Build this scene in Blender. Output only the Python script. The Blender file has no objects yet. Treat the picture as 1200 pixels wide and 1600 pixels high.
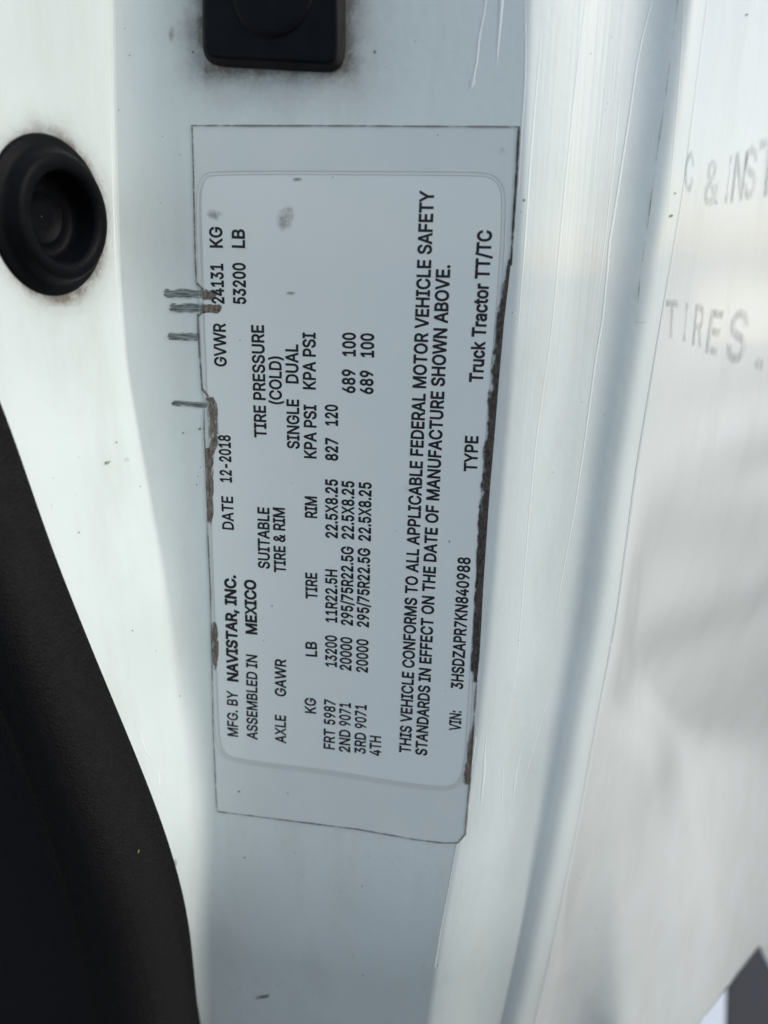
import bpy, bmesh, math, random, json
import numpy as np
from mathutils import Vector, Matrix, noise
from mathutils.bvhtree import BVHTree

random.seed(7)
S = bpy.context.scene
COL = S.collection

# ------------------------------------------------------------------ camera
# Read off the photograph: the vanishing points of the label's long and short
# edges give the lens and the pitch/yaw of the phone in front of the jamb.
# World: X along the jamb to the right, Z up, Y away from the viewer; the
# label lies on the plane Y = 0.  Metres.
F, CX, CY, DIST = 1250.0, 600.0, 800.0, 0.24
def nrm(v):
    v = np.array(v, float); return v / np.linalg.norm(v)
AX = nrm((7850, 592, -1250))
AZ = -nrm((-106, 4042, 1250))
AX = nrm(AX - AZ * AX.dot(AZ))
AY = np.cross(AZ, AX)
M = np.array([AX, AY, AZ])              # rows: world axes in camera (x right, y down, z forward)
CAM = -DIST * M[:, 2]
cd = bpy.data.cameras.new('camera')
cam = bpy.data.objects.new('camera', cd); COL.objects.link(cam)
cd.sensor_fit = 'VERTICAL'; cd.sensor_height = 36; cd.sensor_width = 27
cd.lens = 36 * F / 1600
cd.clip_start = 0.01; cd.clip_end = 2000
cd.dof.use_dof = True; cd.dof.focus_distance = DIST * 0.99; cd.dof.aperture_fstop = 9.0
rm = Matrix(((M[0, 0], -M[0, 1], -M[0, 2]), (M[1, 0], -M[1, 1], -M[1, 2]), (M[2, 0], -M[2, 1], -M[2, 2])))
cam.matrix_world = Matrix.Translation(Vector(CAM)) @ rm.to_4x4()
S.camera = cam

# ------------------------------------------------------------------ light
SUN_EL, SUN_AZ = 36.0, 103.0      # azimuth: clockwise from +Y (away from the viewer) towards +X
w = bpy.data.worlds.new('World'); S.world = w; w.use_nodes = True
nt = w.node_tree; nt.nodes.clear()
sky = nt.nodes.new('ShaderNodeTexSky'); sky.sky_type = 'NISHITA'; sky.sun_disc = False; sky.dust_density = 2.0; sky.ozone_density = 1.0; sky.air_density = 1.0
sky.sun_elevation = math.radians(SUN_EL); sky.sun_rotation = math.radians(SUN_AZ)
bg = nt.nodes.new('ShaderNodeBackground'); bg.inputs['Strength'].default_value = 0.12
wo = nt.nodes.new('ShaderNodeOutputWorld')
nt.links.new(sky.outputs[0], bg.inputs[0]); nt.links.new(bg.outputs[0], wo.inputs[0])
sl = bpy.data.lights.new('sun', 'SUN'); sl.energy = 1.3; sl.angle = math.radians(30); sl.color = (1.0, 0.978, 0.935)
sun = bpy.data.objects.new('sun', sl); COL.objects.link(sun)
e, a = math.radians(SUN_EL), math.radians(SUN_AZ)
SD = Vector((math.sin(a) * math.cos(e), math.cos(a) * math.cos(e), math.sin(e)))
sun.rotation_euler = SD.to_track_quat('Z', 'Y').to_euler()
S.view_settings.view_transform = 'Standard'; S.view_settings.look = 'None'
S.view_settings.gamma = 1.0; S.view_settings.use_curve_mapping = False
S.view_settings.exposure = 0.33

# ------------------------------------------------------------------ geometry helpers
def ray(px, py):
    d = np.array([(px - CX) / F, (py - CY) / F, 1.0]); return M @ d
def proj(P):
    c = M.T @ (np.asarray(P, float) - CAM); return CX + F * c[0] / c[2], CY + F * c[1] / c[2]
def plane(px, py, y=0.0):               # where a sight line meets the plane Y = y
    d = ray(px, py); t = (y - CAM[1]) / d[1]; return Vector(CAM + d * t)
def spline(pts, smooth=60):
    ys = np.array([p[1] for p in pts], float); xs = np.array([p[0] for p in pts], float)
    g = np.arange(-1500, 4001, 10.0)
    v = np.interp(g, ys, xs)
    s0 = (xs[1] - xs[0]) / (ys[1] - ys[0]); s1 = (xs[-1] - xs[-2]) / (ys[-1] - ys[-2])
    v = np.where(g < ys[0], xs[0] + (g - ys[0]) * s0, v); v = np.where(g > ys[-1], xs[-1] + (g - ys[-1]) * s1, v)
    k = max(1, int(smooth / 10)); ker = np.hanning(2 * k + 1); ker /= ker.sum()
    v2 = np.convolve(np.pad(v, k, mode='edge'), ker, 'valid')
    return lambda y: float(np.interp(y, g, v2))
def step_to(P, t, z, tx, lim=0.05):               # move from P in the horizontal plane along angle t until the column tx is met
    d = np.array([math.cos(t), math.sin(t), 0.0])
    c0 = M.T @ (P - CAM); dc = M.T @ d
    k = (tx - CX) / F
    den = dc[0] - k * dc[2]
    return P + d * max(-lim, min(lim, (k * c0[2] - c0[0]) / den))
def sm(x): x = min(1, max(0, x)); return x * x * (3 - 2 * x)

def link(name, me, parent=None, mat=None):
    o = bpy.data.objects.new(name, me); COL.objects.link(o)
    if mat: me.materials.append(mat)
    if parent: o.parent = parent
    return o
def empty(name, loc, label, cat, group=None):
    o = bpy.data.objects.new(name, None); COL.objects.link(o); o.location = loc; o.empty_display_size = 0.02
    o['label'] = label; o['category'] = cat; o['kind'] = 'thing'
    if group: o['group'] = group
    bpy.context.view_layer.update()
    return o
def put(o, parent):                     # parent while keeping the world-space mesh where it is
    o.parent = parent; o.matrix_parent_inverse = parent.matrix_world.inverted(); return o
def grid_mesh(name, rows, mat, parent=None, attrs=None, smooth=True, flip=False):
    nr, nc = len(rows), len(rows[0])
    me = bpy.data.meshes.new(name)
    vs = [tuple(p) for r in rows for p in r]
    fs = []
    for i in range(nr - 1):
        for j in range(nc - 1):
            q = (i * nc + j, (i + 1) * nc + j, (i + 1) * nc + j + 1, i * nc + j + 1)
            fs.append(q[::-1] if flip else q)
    me.from_pydata(vs, [], fs)
    if smooth: me.polygons.foreach_set('use_smooth', [True] * len(me.polygons))
    for k, vals in (attrs or {}).items():
        at = me.attributes.new(k, 'FLOAT', 'POINT'); at.data.foreach_set('value', np.array(vals, dtype=np.float32).ravel())
    o = link(name, me, None, mat)
    if parent: put(o, parent)
    return o

# ------------------------------------------------------------------ materials
def lin(r, g, b):
    f = lambda c: (c / 255 / 12.92) if c / 255 <= 0.04045 else ((c / 255 + 0.055) / 1.055) ** 2.4
    return (f(r), f(g), f(b), 1)
class N:
    def __init__(s, name):
        s.m = bpy.data.materials.new(name); s.m.use_nodes = True; s.t = s.m.node_tree
        s.p = s.t.nodes['Principled BSDF']; s.out = s.t.nodes['Material Output']
    def n(s, k, **kw):
        x = s.t.nodes.new('ShaderNode' + k)
        for a_, v in kw.items(): setattr(x, a_, v)
        return x
    def l(s, a_, b_): s.t.links.new(a_, b_)
    def noise(s, scale, detail=4, rough=.6, stretch=None):
        tc = s.n('TexCoord'); mp = s.n('Mapping'); nz = s.n('TexNoise')
        s.l(tc.outputs['Object'], mp.inputs[0]); s.l(mp.outputs[0], nz.inputs['Vector'])
        if stretch: mp.inputs['Scale'].default_value = stretch
        nz.inputs['Scale'].default_value = scale; nz.inputs['Detail'].default_value = detail; nz.inputs['Roughness'].default_value = rough
        return nz.outputs[0]
    def ramp(s, src, lo, hi, a_=0.0, b_=1.0):
        r = s.n('MapRange'); r.inputs[1].default_value = lo; r.inputs[2].default_value = hi
        r.inputs[3].default_value = a_; r.inputs[4].default_value = b_; r.clamp = True
        s.l(src, r.inputs[0]); return r.outputs[0]
    def math(s, op, x, y):
        r = s.n('Math', operation=op)
        for i, v in enumerate((x, y)):
            if hasattr(v, 'links'): s.l(v, r.inputs[i])
            else: r.inputs[i].default_value = v
        return r.outputs[0]
    def mix(s, f, c1, c2):
        r = s.n('Mix', data_type='RGBA')
        if hasattr(f, 'links'): s.l(f, r.inputs[0])
        else: r.inputs[0].default_value = f
        for i, c in ((6, c1), (7, c2)):
            if hasattr(c, 'links'): s.l(c, r.inputs[i])
            else: r.inputs[i].default_value = c
        return r.outputs[2]
    def attr(s, name):
        return s.n('Attribute', attribute_name=name).outputs['Fac']
    def bump(s, h, strength, dist):
        b = s.n('Bump'); b.inputs['Strength'].default_value = strength; b.inputs['Distance'].default_value = dist
        s.l(h, b.inputs['Height']); s.l(b.outputs[0], s.p.inputs['Normal']); return b

def paint(name, base=(0.735, 0.82, 0.815, 1)):
    n = N(name); p = n.p
    d = n.attr('dirt')
    blot = n.noise(160, 8, .72); fine = n.noise(900, 4, .7); wide = n.noise(28, 3, .5)
    m = n.math('MULTIPLY', d, n.ramp(n.math('ADD', n.math('MULTIPLY', blot, .7), n.math('MULTIPLY', fine, .3)), .30, .62, .25, 1.2))
    tint = n.mix(n.ramp(wide, .35, .7), base, (base[0] * .95, base[1] * .965, base[2] * .95, 1))
    speck = n.n('TexVoronoi', feature='F1'); tc = n.n('TexCoord'); n.l(tc.outputs['Object'], speck.inputs['Vector']); speck.inputs['Scale'].default_value = 95
    sp = n.math('MULTIPLY', n.ramp(speck.outputs['Distance'], .028, .05, 1, 0), n.ramp(n.noise(30, 2), .58, .6))
    film = n.mix(n.ramp(n.noise(60, 6, .7, (1, 1, .25)), .48, .78, 0, .22), tint, (.42, .40, .36, 1))
    c = n.mix(n.math('MINIMUM', m, .93), film, (.14, .112, .09, 1))
    c = n.mix(n.math('MULTIPLY', sp, .75), c, (.09, .08, .07, 1))
    n.l(c, p.inputs['Base Color'])
    p.inputs['Roughness'].default_value = .38
    p.inputs['Coat Weight'].default_value = 1.0
    n.l(n.ramp(m, 0, .5, .06, .6), p.inputs['Coat Roughness'])
    sk_ = n.math('MULTIPLY', n.attr('streak'), n.noise(900, 3, .6, (1, 1, .012)))
    n.bump(n.math('ADD', n.math('MULTIPLY', n.noise(380, 2, .5), .17), sk_), .9, .0004)
    return n.m
def plain(name, col, rough=.5, coat=0, bump=None, vary=None, spec=.5):
    n = N(name); p = n.p
    p.inputs['Roughness'].default_value = rough; p.inputs['Coat Weight'].default_value = coat
    p.inputs['Specular IOR Level'].default_value = spec
    if vary: n.l(n.mix(n.ramp(n.noise(vary[0], 5, .65), .35, .7), col, vary[1]), p.inputs['Base Color'])
    else: p.inputs['Base Color'].default_value = col
    if bump: n.bump(n.noise(bump[0], 4, .6), bump[1], bump[2])
    return n.m
def grime(name, c1, c2, scale=500, gain=6.0, stretch=None, amp=1.3, rough=.75, top=.97, fade=0.0):
    n = N(name); p = n.p
    nz = n.noise(scale, 8, .75, stretch)
    m = n.attr('m')
    v = n.math('ADD', m, n.math('MULTIPLY', n.math('SUBTRACT', nz, .5), amp))
    al = n.ramp(v, .5 - .5 / gain, .5 + .5 / gain, 0, top)
    n.l(al, p.inputs['Alpha'])
    n.l(n.mix(n.ramp(n.noise(scale * 1.7, 6, .7, stretch), .38, .66), c1, c2), p.inputs['Base Color'])
    p.inputs['Roughness'].default_value = rough
    return n.m

M_PAINT = paint('white_paint')
M_BODY = paint('white_body_paint', (0.775, 0.83, 0.825, 1))
M_FILM = plain('clear_film_over_paint', (0.68, 0.76, 0.755, 1), .3, .6, (300, .05, .0003), (60, (.72, .79, .78, 1)))
M_FACE = plain('label_stock', (0.75, 0.835, 0.83, 1), .3, .7, (260, .06, .0003), (45, (.775, .85, .845, 1)))
M_LINE = plain('film_ridge', (0.62, 0.68, 0.66, 1), .35, .5)
M_INK = plain('black_ink', (.010, .010, .014, 1), .5, .1, None, (900, (.030, .032, .038, 1)), .3)
M_RUBBER = plain('black_rubber', (.0024, .003, .0045, 1), .5, 0, (700, .25, .0005), (220, (.005, .0055, .007, 1)), .08)
M_BUMPER = plain('dusty_bumper_rubber', (.003, .004, .007, 1), .42, 0, (500, .2, .0004), (160, (.006, .007, .010, 1)), .12)
M_DUSTY = plain('scuffed_rubber', (.022, .0225, .0225, 1), .75, 0, (600, .4, .0006), (240, (.013, .013, .014, 1)), .2)
M_TRIM = plain('black_trim_plastic', (.0075, .0075, .0085, 1), .6, 0, (1300, .9, .0008), (300, (.0115, .0108, .0105, 1)), .16)
M_BEAD = plain('sealer_and_glint_white', (.80, .87, .86, 1), .2, 1.0)
M_REFLECT = None
M_DARK = grime('black_road_grime', (.016, .014, .013, 1), (.105, .09, .078, 1), 560, 2.0, (1.5, 1, .8), 2.2, .85)
M_BROWN = grime('brown_glue_dirt', (.085, .070, .057, 1), (.27, .235, .20, 1), 520, 2.4, (1.6, 1, .6), 2.1, .8, .93)
M_EDGE = grime('edge_dirt', (.06, .046, .036, 1), (.15, .12, .095, 1), 330, 2.2, None, 1.2, .85, .68)
M_SMUDGE = grime('grey_smudge', (.20, .19, .18, 1), (.34, .33, .315, 1), 420, 1.8, None, 1.3, .7, .62)
M_STEEL = grime('scraped_steel', (.018, .028, .030, 1), (.40, .46, .46, 1), 800, 3.0, (.16, 1, 3.0), 2.0, .42)

# ------------------------------------------------------------------ the jamb, built as one folded sheet
def smv(x): x = np.clip(x, 0, 1); return x * x * (3 - 2 * x)
def skin_depth(px, py):                 # relief shaped to imitate reflected tones: a shallow flat, a flare, a roll under
    if py < 640: return 0.0
    g = np.arange(640, min(py, 2400) + 7, 8.0)
    yb = 1172 - 190 * (1 - sm((px - 945) / 70)) + 10 * math.sin(px / 60)
    y2 = 1500 + 14 * math.cos((px - 1010) / 55)
    s1, s2 = smv((g - yb) / 34), smv((g - y2) / 34)
    sl = .03 * smv((g - 780) / 120) * (1 - s1) + .30 * s1 * (1 - s2) - .0 * s2
    xl = 968 + 70 * sm((py - 1090) / 110)
    fy = .82 * min(1, max(0, (py - 760) / 400)) + .18 * sm((py - 760) / 150)
    tone_dip = .018 * sm((px - xl + 25) / 68) * fy * (1 - sm((py - 1172) / 200))
    d = max(0.0, py - y2 + 10)
    under = .30 * .00040 * d * d / (d + 40) * sm((px - 890) / 160)
    return -.00043 * 8.0 * float(sl.sum()) * sm((px - R4(py)) / 240) + tone_dip + under
K1 = spline([(173, -300), (175, 0), (178, 200), (184, 400), (198, 600), (233, 800), (258, 950), (276, 1100), (291, 1200), (300, 1300), (299, 1380), (292, 1440), (288, 1600)], 60)
R0 = spline([(834, -200), (826, 0), (819, 200), (812, 400), (800, 560), (780, 800), (762, 1000), (745, 1160), (712, 1330), (690, 1450), (668, 1600)], 80)
R1 = spline([(925, -150), (915, 0), (900, 125), (882, 300), (862, 520), (837, 690), (822, 860), (807, 1050), (781, 1167), (767, 1283), (737, 1467), (712, 1592)], 80)
R2 = spline([(985, -100), (972, 60), (945, 320), (928, 500), (898, 790), (872, 1000), (842, 1200), (812, 1450), (780, 1600)], 80)
R3 = spline([(1050, -50), (1035, 150), (1010, 330), (985, 600), (955, 800), (925, 1000), (885, 1200), (845, 1400), (803, 1600)], 80)
R4 = spline([(1118, -150), (1100, 0), (1080, 150), (1062, 300), (1027, 500), (987, 740), (957, 970), (933, 1092), (892, 1317), (846, 1530), (829, 1600)], 80)
TE = spline([(-330, -100), (-120, 370), (0, 667), (33, 763), (67, 860), (100, 943), (144, 1050), (176, 1125), (210, 1207), (236, 1271), (262, 1346), (277, 1402), (292, 1474), (314, 1600), (332, 1750)], 40)
RAD = math.radians
def tone_body(px, py):                  # how far the bright outer skin turns to the right, set to suit the reflected tones
    t = 50.0 + 11 * math.exp(-max(0, px - R4(py)) / 55) * (sm((620 - py) / 200) + sm((py - 1000) / 120)) + 2.5 * sm((py - 1150) / 200)
    t += 1.4 * math.sin(py / 34 + px / 70) * sm((py - 600) / 60) * sm((800 - py) / 60)
    return t

GW = spline([(112, 0), (105, 400), (90, 700), (62, 950), (42, 1150), (36, 1300), (45, 1600)], 60)
zs = np.linspace(plane(500, -420)[2], plane(500, 2350)[2], 300)
zs = np.r_[zs, zs[-1] - np.linspace(0, .30, 61)[1:]]
def bend(z):                            # the jamb curves away below the label
    s = max(0.0, -0.118 - z); return 1.8 * s * s if s < .07 else 1.8 * .07 * (2 * s - .07)
wallrows, labrows, rollrows, skinrows = [], [], [], []
for z in zs:
    # start on the label plane
    P0 = np.array([0.0, bend(z), z]); _, y0 = proj(P0)
    # to the left: flat, then easing into the fold, then the side wall coming forward
    k1 = K1(y0); gw = GW(y0); tk = 18 + 24 * sm((y0 - 700) / 700); tw = 78; ew = 4 + 7 * sm((y0 - 600) / 700)
    flat0 = R0(y0) - 4
    lab = []
    for u in np.linspace(0, 1, 76):
        xx = flat0 + (k1 + gw - flat0) * u
        d = ray(xx, y0)
        lab.append(step_to(P0, 0.0, z, xx, 1.0))
    P = lab[-1].copy()
    for u in np.linspace(0, 1, 24)[1:]:
        xx = (k1 + gw) + (k1 + ew - (k1 + gw)) * u
        P = step_to(P, RAD(tk * u ** 1.5), z, xx); lab.append(P.copy())
    labrows.append(lab[::-1])
    wall = [P.copy()]
    for u in np.linspace(0, 1, 8)[1:]:
        P = step_to(P, RAD(tk + (tw - tk) * sm(u)), z, k1 + ew - 2 * ew * u); wall.append(P.copy())
    for u in np.linspace(0, 1, 60)[1:]:
        xx = k1 - ew + (min(max(-230, TE(y0) - 45), k1 - 30) - (k1 - ew)) * u
        P = step_to(P, RAD(tw + 1.2 * math.sin(u * 14)), z, xx); wall.append(P.copy())
    wallrows.append(wall[::-1])
    # to the right: step, rolled crown, channel, outer skin
    P = lab[0].copy(); roll = [P.copy()]
    def run(fa, fb, ta, tb, n, dst, pw=1.0):
        global P
        for u in np.linspace(0, 1, n)[1:]:
            _, y = proj(P)
            xx = fa(y) + (fb(y) - fa(y)) * u
            t = ta + (tb - ta) * sm(u)
            P = step_to(P, RAD(t), z, xx); dst.append(P.copy())
    o = lambda f, d: (lambda y: f(y) + d)
    RB = lambda y: min(R3(y), R4(y) - 46)
    run(o(R0, -4), o(R0, 12), 0, 27, 8, roll)
    run(o(R0, 12), o(R1, -7), 27, 32, 10, roll)
    run(o(R1, -7), o(R1, 7), 32, 37, 6, roll)
    run(o(R1, 7), R2, 37, 27, 12, roll)
    run(R2, RB, 27, 0, 18, roll)
    run(RB, o(R4, -36), 0, 3, 8, roll)
    run(o(R4, -36), o(R4, 4), 3, 51, 16, roll)
    rollrows.append(roll)
    skin = [P.copy()]
    xs0 = R4(proj(P)[1]) + 4
    for xx in np.linspace(xs0, 1420, 72)[1:]:
        _, y = proj(P)
        P = step_to(P, RAD(tone_body(xx, y)), z, xx); skin.append(P.copy())
    skinrows.append([p + np.array([0, skin_depth(*proj(p)) * sm(k / 8) - bend(z) * sm(k / 34), 0]) for k, p in enumerate(skin)])
# even out row to row jitter of the marched depth
def relax(rows, it=2):
    A = np.array(rows)
    for _ in range(it):
        A[1:-1] = A[1:-1] * .5 + (A[:-2] + A[2:]) * .25
    return A
nr_ = len(rollrows[0])
both = relax([r + s[1:] for r, s in zip(rollrows, skinrows)], 10)
rollrows, skinrows = both[:, :nr_], both[:, nr_ - 1:]
labrows = relax(labrows, 10); wallrows = relax(wallrows, 10)
rollrows[:, 0] = labrows[:, -1]; wallrows[:, -1] = labrows[:, 0]

def rrect_d(px, py, x0, y0, x1, y1):
    return math.hypot(max(x0 - px, 0, px - x1), max(y0 - py, 0, py - y1))
def dirt_label(P):
    x, y = proj(P)
    d = rrect_d(x, y, 322, -400, 535, 100)
    m = 1.35 * math.exp(-d / 10) + .85 * math.exp(-d / 38)
    if d > 130: m = 0
    if x < 318: m *= .65
    m += .16 * math.exp(-((x - 300) / 40) ** 2 - ((y - 30) / 60) ** 2)
    return min(1.1, m)
def dirt_wall(P):
    x, y = proj(P)
    q = math.hypot((x - 78 - (y - 338) * .10) / 82, (y - 338) / 127)
    m = 1.2 * math.exp(-max(0, q - 1.0) / .055) + .45 * math.exp(-max(0, q - 1) / .22)
    if q > 2.2: m = 0
    return min(1.1, m)
def attrs(rows, f): return {'dirt': [f(p) for r in rows for p in r]}

jamb = empty('truck_door_jamb', (0, 0, float(zs[-1])), 'white painted metal truck door jamb with folded edges and a black-lettered label', 'door jamb')
wall_o = grid_mesh('side_wall', wallrows, M_PAINT, jamb, attrs(wallrows, dirt_wall))
lab_o = grid_mesh('label_face_panel', labrows, M_PAINT, jamb, attrs(labrows, dirt_label))
def streak_roll(P):
    x, y = proj(P); a_, c_ = R1(y), R2(y)
    return .55 * sm((x - a_ + 25) / 30) * sm((c_ + 25 - x) / 40) * sm((760 - y) / 500) + .25 * sm((x - R0(y)) / 20) * sm((a_ - x) / 30)
def streak_skin(P):
    x, y = proj(P); return .6 * sm((R4(y) + 130 - x) / 110) * sm((700 - y) / 250)
roll_o = grid_mesh('rolled_edge', rollrows, M_PAINT, jamb, {'streak': [streak_roll(p) for r in rollrows for p in r]})
# outer skin: trimmed along its lower right edge, where the ground shows past it
def below_edge(p):
    x, y = proj(p); return y > 1478 + (1187 - x) * 1.30 and x > 1000 or x > 1187 and y > 1478 + (x - 1187) * 1.9
skin_o = grid_mesh('outer_skin', skinrows, M_BODY, None, {'streak': [streak_skin(p) for r in skinrows for p in r]})
def cut_plane(me, a, b, keep):          # slice the sheet with the plane through two edge points, along the sheet's depth
    pass
bvh_all = None
def make_bvh(objs):
    vs, fs = [], []
    for o_ in objs:
        k = len(vs); vs += [o_.matrix_world @ v.co for v in o_.data.vertices]; fs += [[i + k for i in p.vertices] for p in o_.data.polygons]
    return BVHTree.FromPolygons(vs, fs)
bpy.context.view_layer.update()
BV = make_bvh([wall_o, lab_o, roll_o, skin_o])
def hit(px, py, lift=0.0002, bv=None):
    d = Vector(ray(px, py)).normalized()
    loc, n, i, t = (bv or BV).ray_cast(Vector(CAM), d)
    if loc is None: return plane(px, py), Vector((0, -1, 0))
    if n.dot(d) > 0: n = -n
    return loc + n * lift, n
# cut the skin: a straight sheared edge through the metal
me = skin_o.data; bm = bmesh.new(); bm.from_mesh(me)
def edge_plane(a_, b_):
    return Vector(ray(*a_)).cross(Vector(ray(*b_))).normalized()
pn1, pn2 = edge_plane((1187, 1478), (1092, 1600)), edge_plane((1187, 1478), (1240, 1585))
inside = Vector(ray(1187, 1560))
if inside.dot(pn1) < 0: pn1 = -pn1
if inside.dot(pn2) < 0: pn2 = -pn2
for pn in (pn1, pn2):
    bmesh.ops.bisect_plane(bm, geom=bm.verts[:] + bm.edges[:] + bm.faces[:], plane_co=Vector(CAM), plane_no=pn, dist=1e-7)
dead = [f for f in bm.faces if all((f.calc_center_median() - Vector(CAM)).dot(pn) > 0 for pn in (pn1, pn2))]
bmesh.ops.delete(bm, geom=dead, context='FACES')
bm.to_mesh(me); bm.free(); me.update()
sk = empty('outer_body_panel', tuple(skinrows[-1, 30]), 'bright glossy white body panel with faint ghost lettering, right of the jamb', 'body panel')  # the ghost lettering is a painted reflection
put(skin_o, sk)
so = skin_o.modifiers.new('thickness', 'SOLIDIFY'); so.thickness = 0.0011; so.offset = -1

# ------------------------------------------------------------------ strips, smudges and tubes laid on the metal
def strip(name, left, right, mat, parent, lift=.00025, n=90, nu=10, mfun=None, onplane=True):
    """ribbon between two pixel polylines given top to bottom, lying on the surface"""
    def res(pl):
        p = np.array(pl, float); s = np.r_[0, np.cumsum(np.hypot(*np.diff(p, axis=0).T))]; s /= s[-1]
        u = np.linspace(0, 1, n); return np.c_[np.interp(u, s, p[:, 0]), np.interp(u, s, p[:, 1])]
    L, R = res(left), res(right)
    rows, ms = [], []
    for i in range(n):
        row = []
        for j in range(nu):
            u = j / (nu - 1); q = L[i] * (1 - u) + R[i] * u
            row.append(plane(q[0], q[1], -lift) if onplane else hit(q[0], q[1], lift)[0])
            ms.append(mfun(u, i / (n - 1)))
        rows.append(row)
    return grid_mesh(name, rows, mat, parent, {'m': ms})
def patch(name, cx, cy, rx, ry, rot, mat, parent, lift=.0004, m0=.62, onplane=True, n=17):
    rows, ms = [], []
    c, s = math.cos(rot), math.sin(rot)
    for i in range(n):
        row = []
        for j in range(n):
            a_, b_ = 2 * j / (n - 1) - 1, 2 * i / (n - 1) - 1
            x, y = cx + rx * a_ * c - ry * b_ * s, cy + rx * a_ * s + ry * b_ * c
            row.append(plane(x, y, -lift) if onplane else hit(x, y, lift)[0])
            ms.append(m0 - 1.0 * max(0, math.hypot(a_, b_)) ** 2)
        rows.append(row)
    return grid_mesh(name, rows, mat, parent, {'m': ms})
def tube(name, pts, r, mat, parent, seg=8, lift=0.0, n=None, rfun=None):
    p = np.array(pts, float); s = np.r_[0, np.cumsum(np.hypot(*np.diff(p, axis=0).T))]
    n = n or max(8, int(s[-1] / 10)); u = np.linspace(0, s[-1], n)
    q = np.c_[np.interp(u, s, p[:, 0]), np.interp(u, s, p[:, 1])]
    C, Nn = [], []
    for x, y in q:
        h, nn = hit(x, y, lift); C.append(h); Nn.append(nn)
    rows = []
    for i in range(n):
        t = (C[min(i + 1, n - 1)] - C[max(i - 1, 0)]).normalized(); b = t.cross(Nn[i]).normalized(); up = b.cross(t).normalized()
        if up.dot(Nn[i]) < 0: up = -up
        rr = r * (rfun(i / (n - 1)) if rfun else 1)
        rows.append([C[i] + b * (rr * 1.5 * math.cos(2 * math.pi * k / seg)) + up * (rr * .32 * math.sin(2 * math.pi * k / seg)) for k in range(seg + 1)])
    return grid_mesh(name, rows, mat, parent)

# runs of paint and sealer beads, plus pale beads painted in for reflected highlights
taper = lambda u: .35 + .65 * math.sin(math.pi * min(1, u * 1.02)) ** .5 if 0 < u < 1 else .3
drop = lambda u: (.45 + .3 * u) * (1 if u < .93 else 1.9) if 0 < u < 1 else .2
def along(f, ys, d=0): return [(f(y) + d, y) for y in ys]
beads = [
    (along(K1, range(-60, 640, 40), -4), .00022, taper), (along(K1, range(-60, 460, 40), 3), .00014, taper),
    (along(R1, range(-60, 1130, 40)), .00024, taper),
    ([(1019, 0), (1003, 60), (994, 105), (985, 170), (974, 240), (965, 300), (952, 380), (948, 430), (941, 500), (930, 565), (912, 700), (897, 800), (884, 870), (873, 930), (868, 965)], .00026, taper),
    ([(981, 60), (968, 150), (958, 260), (946, 370), (933, 470), (920, 580)], .00014, taper),
    ([(846, 50), (836, 160), (828, 260), (820, 380), (809, 520)], .00020, taper),
    ([(820, -10), (821, 70), (820, 130), (815, 200), (808, 330)], .00018, taper),
    ([(762, -20), (755, 25), (748, 60), (744, 100), (735, 140)], .00036, drop),
    ([(784, -20), (781, 30), (778, 65), (776, 102)], .00042, lambda u: .95 * (1 - u) ** .6 + .12),
    ([(1070, -20), (1066, 60), (1058, 170), (1045, 320), (1030, 460)], .00012, taper),
    ([(965, 850), (957, 900), (945, 960), (939, 978)], .00016, taper),
    ([(860, 1075), (845, 1130), (833, 1170), (822, 1210), (812, 1235)], .00016, taper),
    ([(763, 1120), (757, 1180), (756, 1210), (751, 1262)], .00042, lambda u: .15 + .85 * sm(u * 1.3) * (1 - u ** 6)),
    ([(822, 1140), (812, 1180), (805, 1215), (801, 1258)], .00030, lambda u: .15 + .85 * sm(u * 1.3) * (1 - u ** 6)),
    ([(787, 1190), (785, 1230), (783, 1262)], .00020, taper),
    ([(0, 628), (20, 680), (45, 745), (70, 810), (92, 865), (110, 910), (117, 934)], .00020, drop),
    ([(219, 1140), (226, 1170), (236, 1184)], .00045, taper),
    ([(249, 1205), (250, 1230), (255, 1245)], .00045, taper),
    ([(222, 1225), (226, 1240), (233, 1258)], .00040, taper),
    ([(281, 1228), (283, 1250), (284, 1266)], .00035, taper),
    ([(280, 1120), (282, 1130)], .00030, taper),
]
for pts, r, rf in beads:
    tube('run_and_glint', pts, r, M_BEAD, jamb, rfun=rf)

# bare metal scratches left of the label
def scratch(x0, x1, y0, y1, sl=0.0, m0=1.0):
    return strip('scratch', [(x0, y0), (x0, y1)], [(x1, y0 + sl), (x1, y1 + sl)], M_STEEL, jamb, .00022, 14, 34,
                 lambda u, v: m0 - .02 - 1.0 * abs(2 * v - 1) ** 2.5 - 1.0 * max(0, .14 - u) / .14 - .6 * max(0, u - .93) / .07 + .5 * noise.noise((u * 6, v * 5, y0 * .1)))
scratch(251, 322, 449, 467, 1); scratch(259, 322, 473, 489, 0, .95); scratch(258, 313, 517, 532, 3, .95); scratch(264, 325, 624, 635, 3, .98)
for a_ in ((296, 459, 3, 30, 1.57), (293, 469, 2, 28, 1.57)):
    pass
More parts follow.
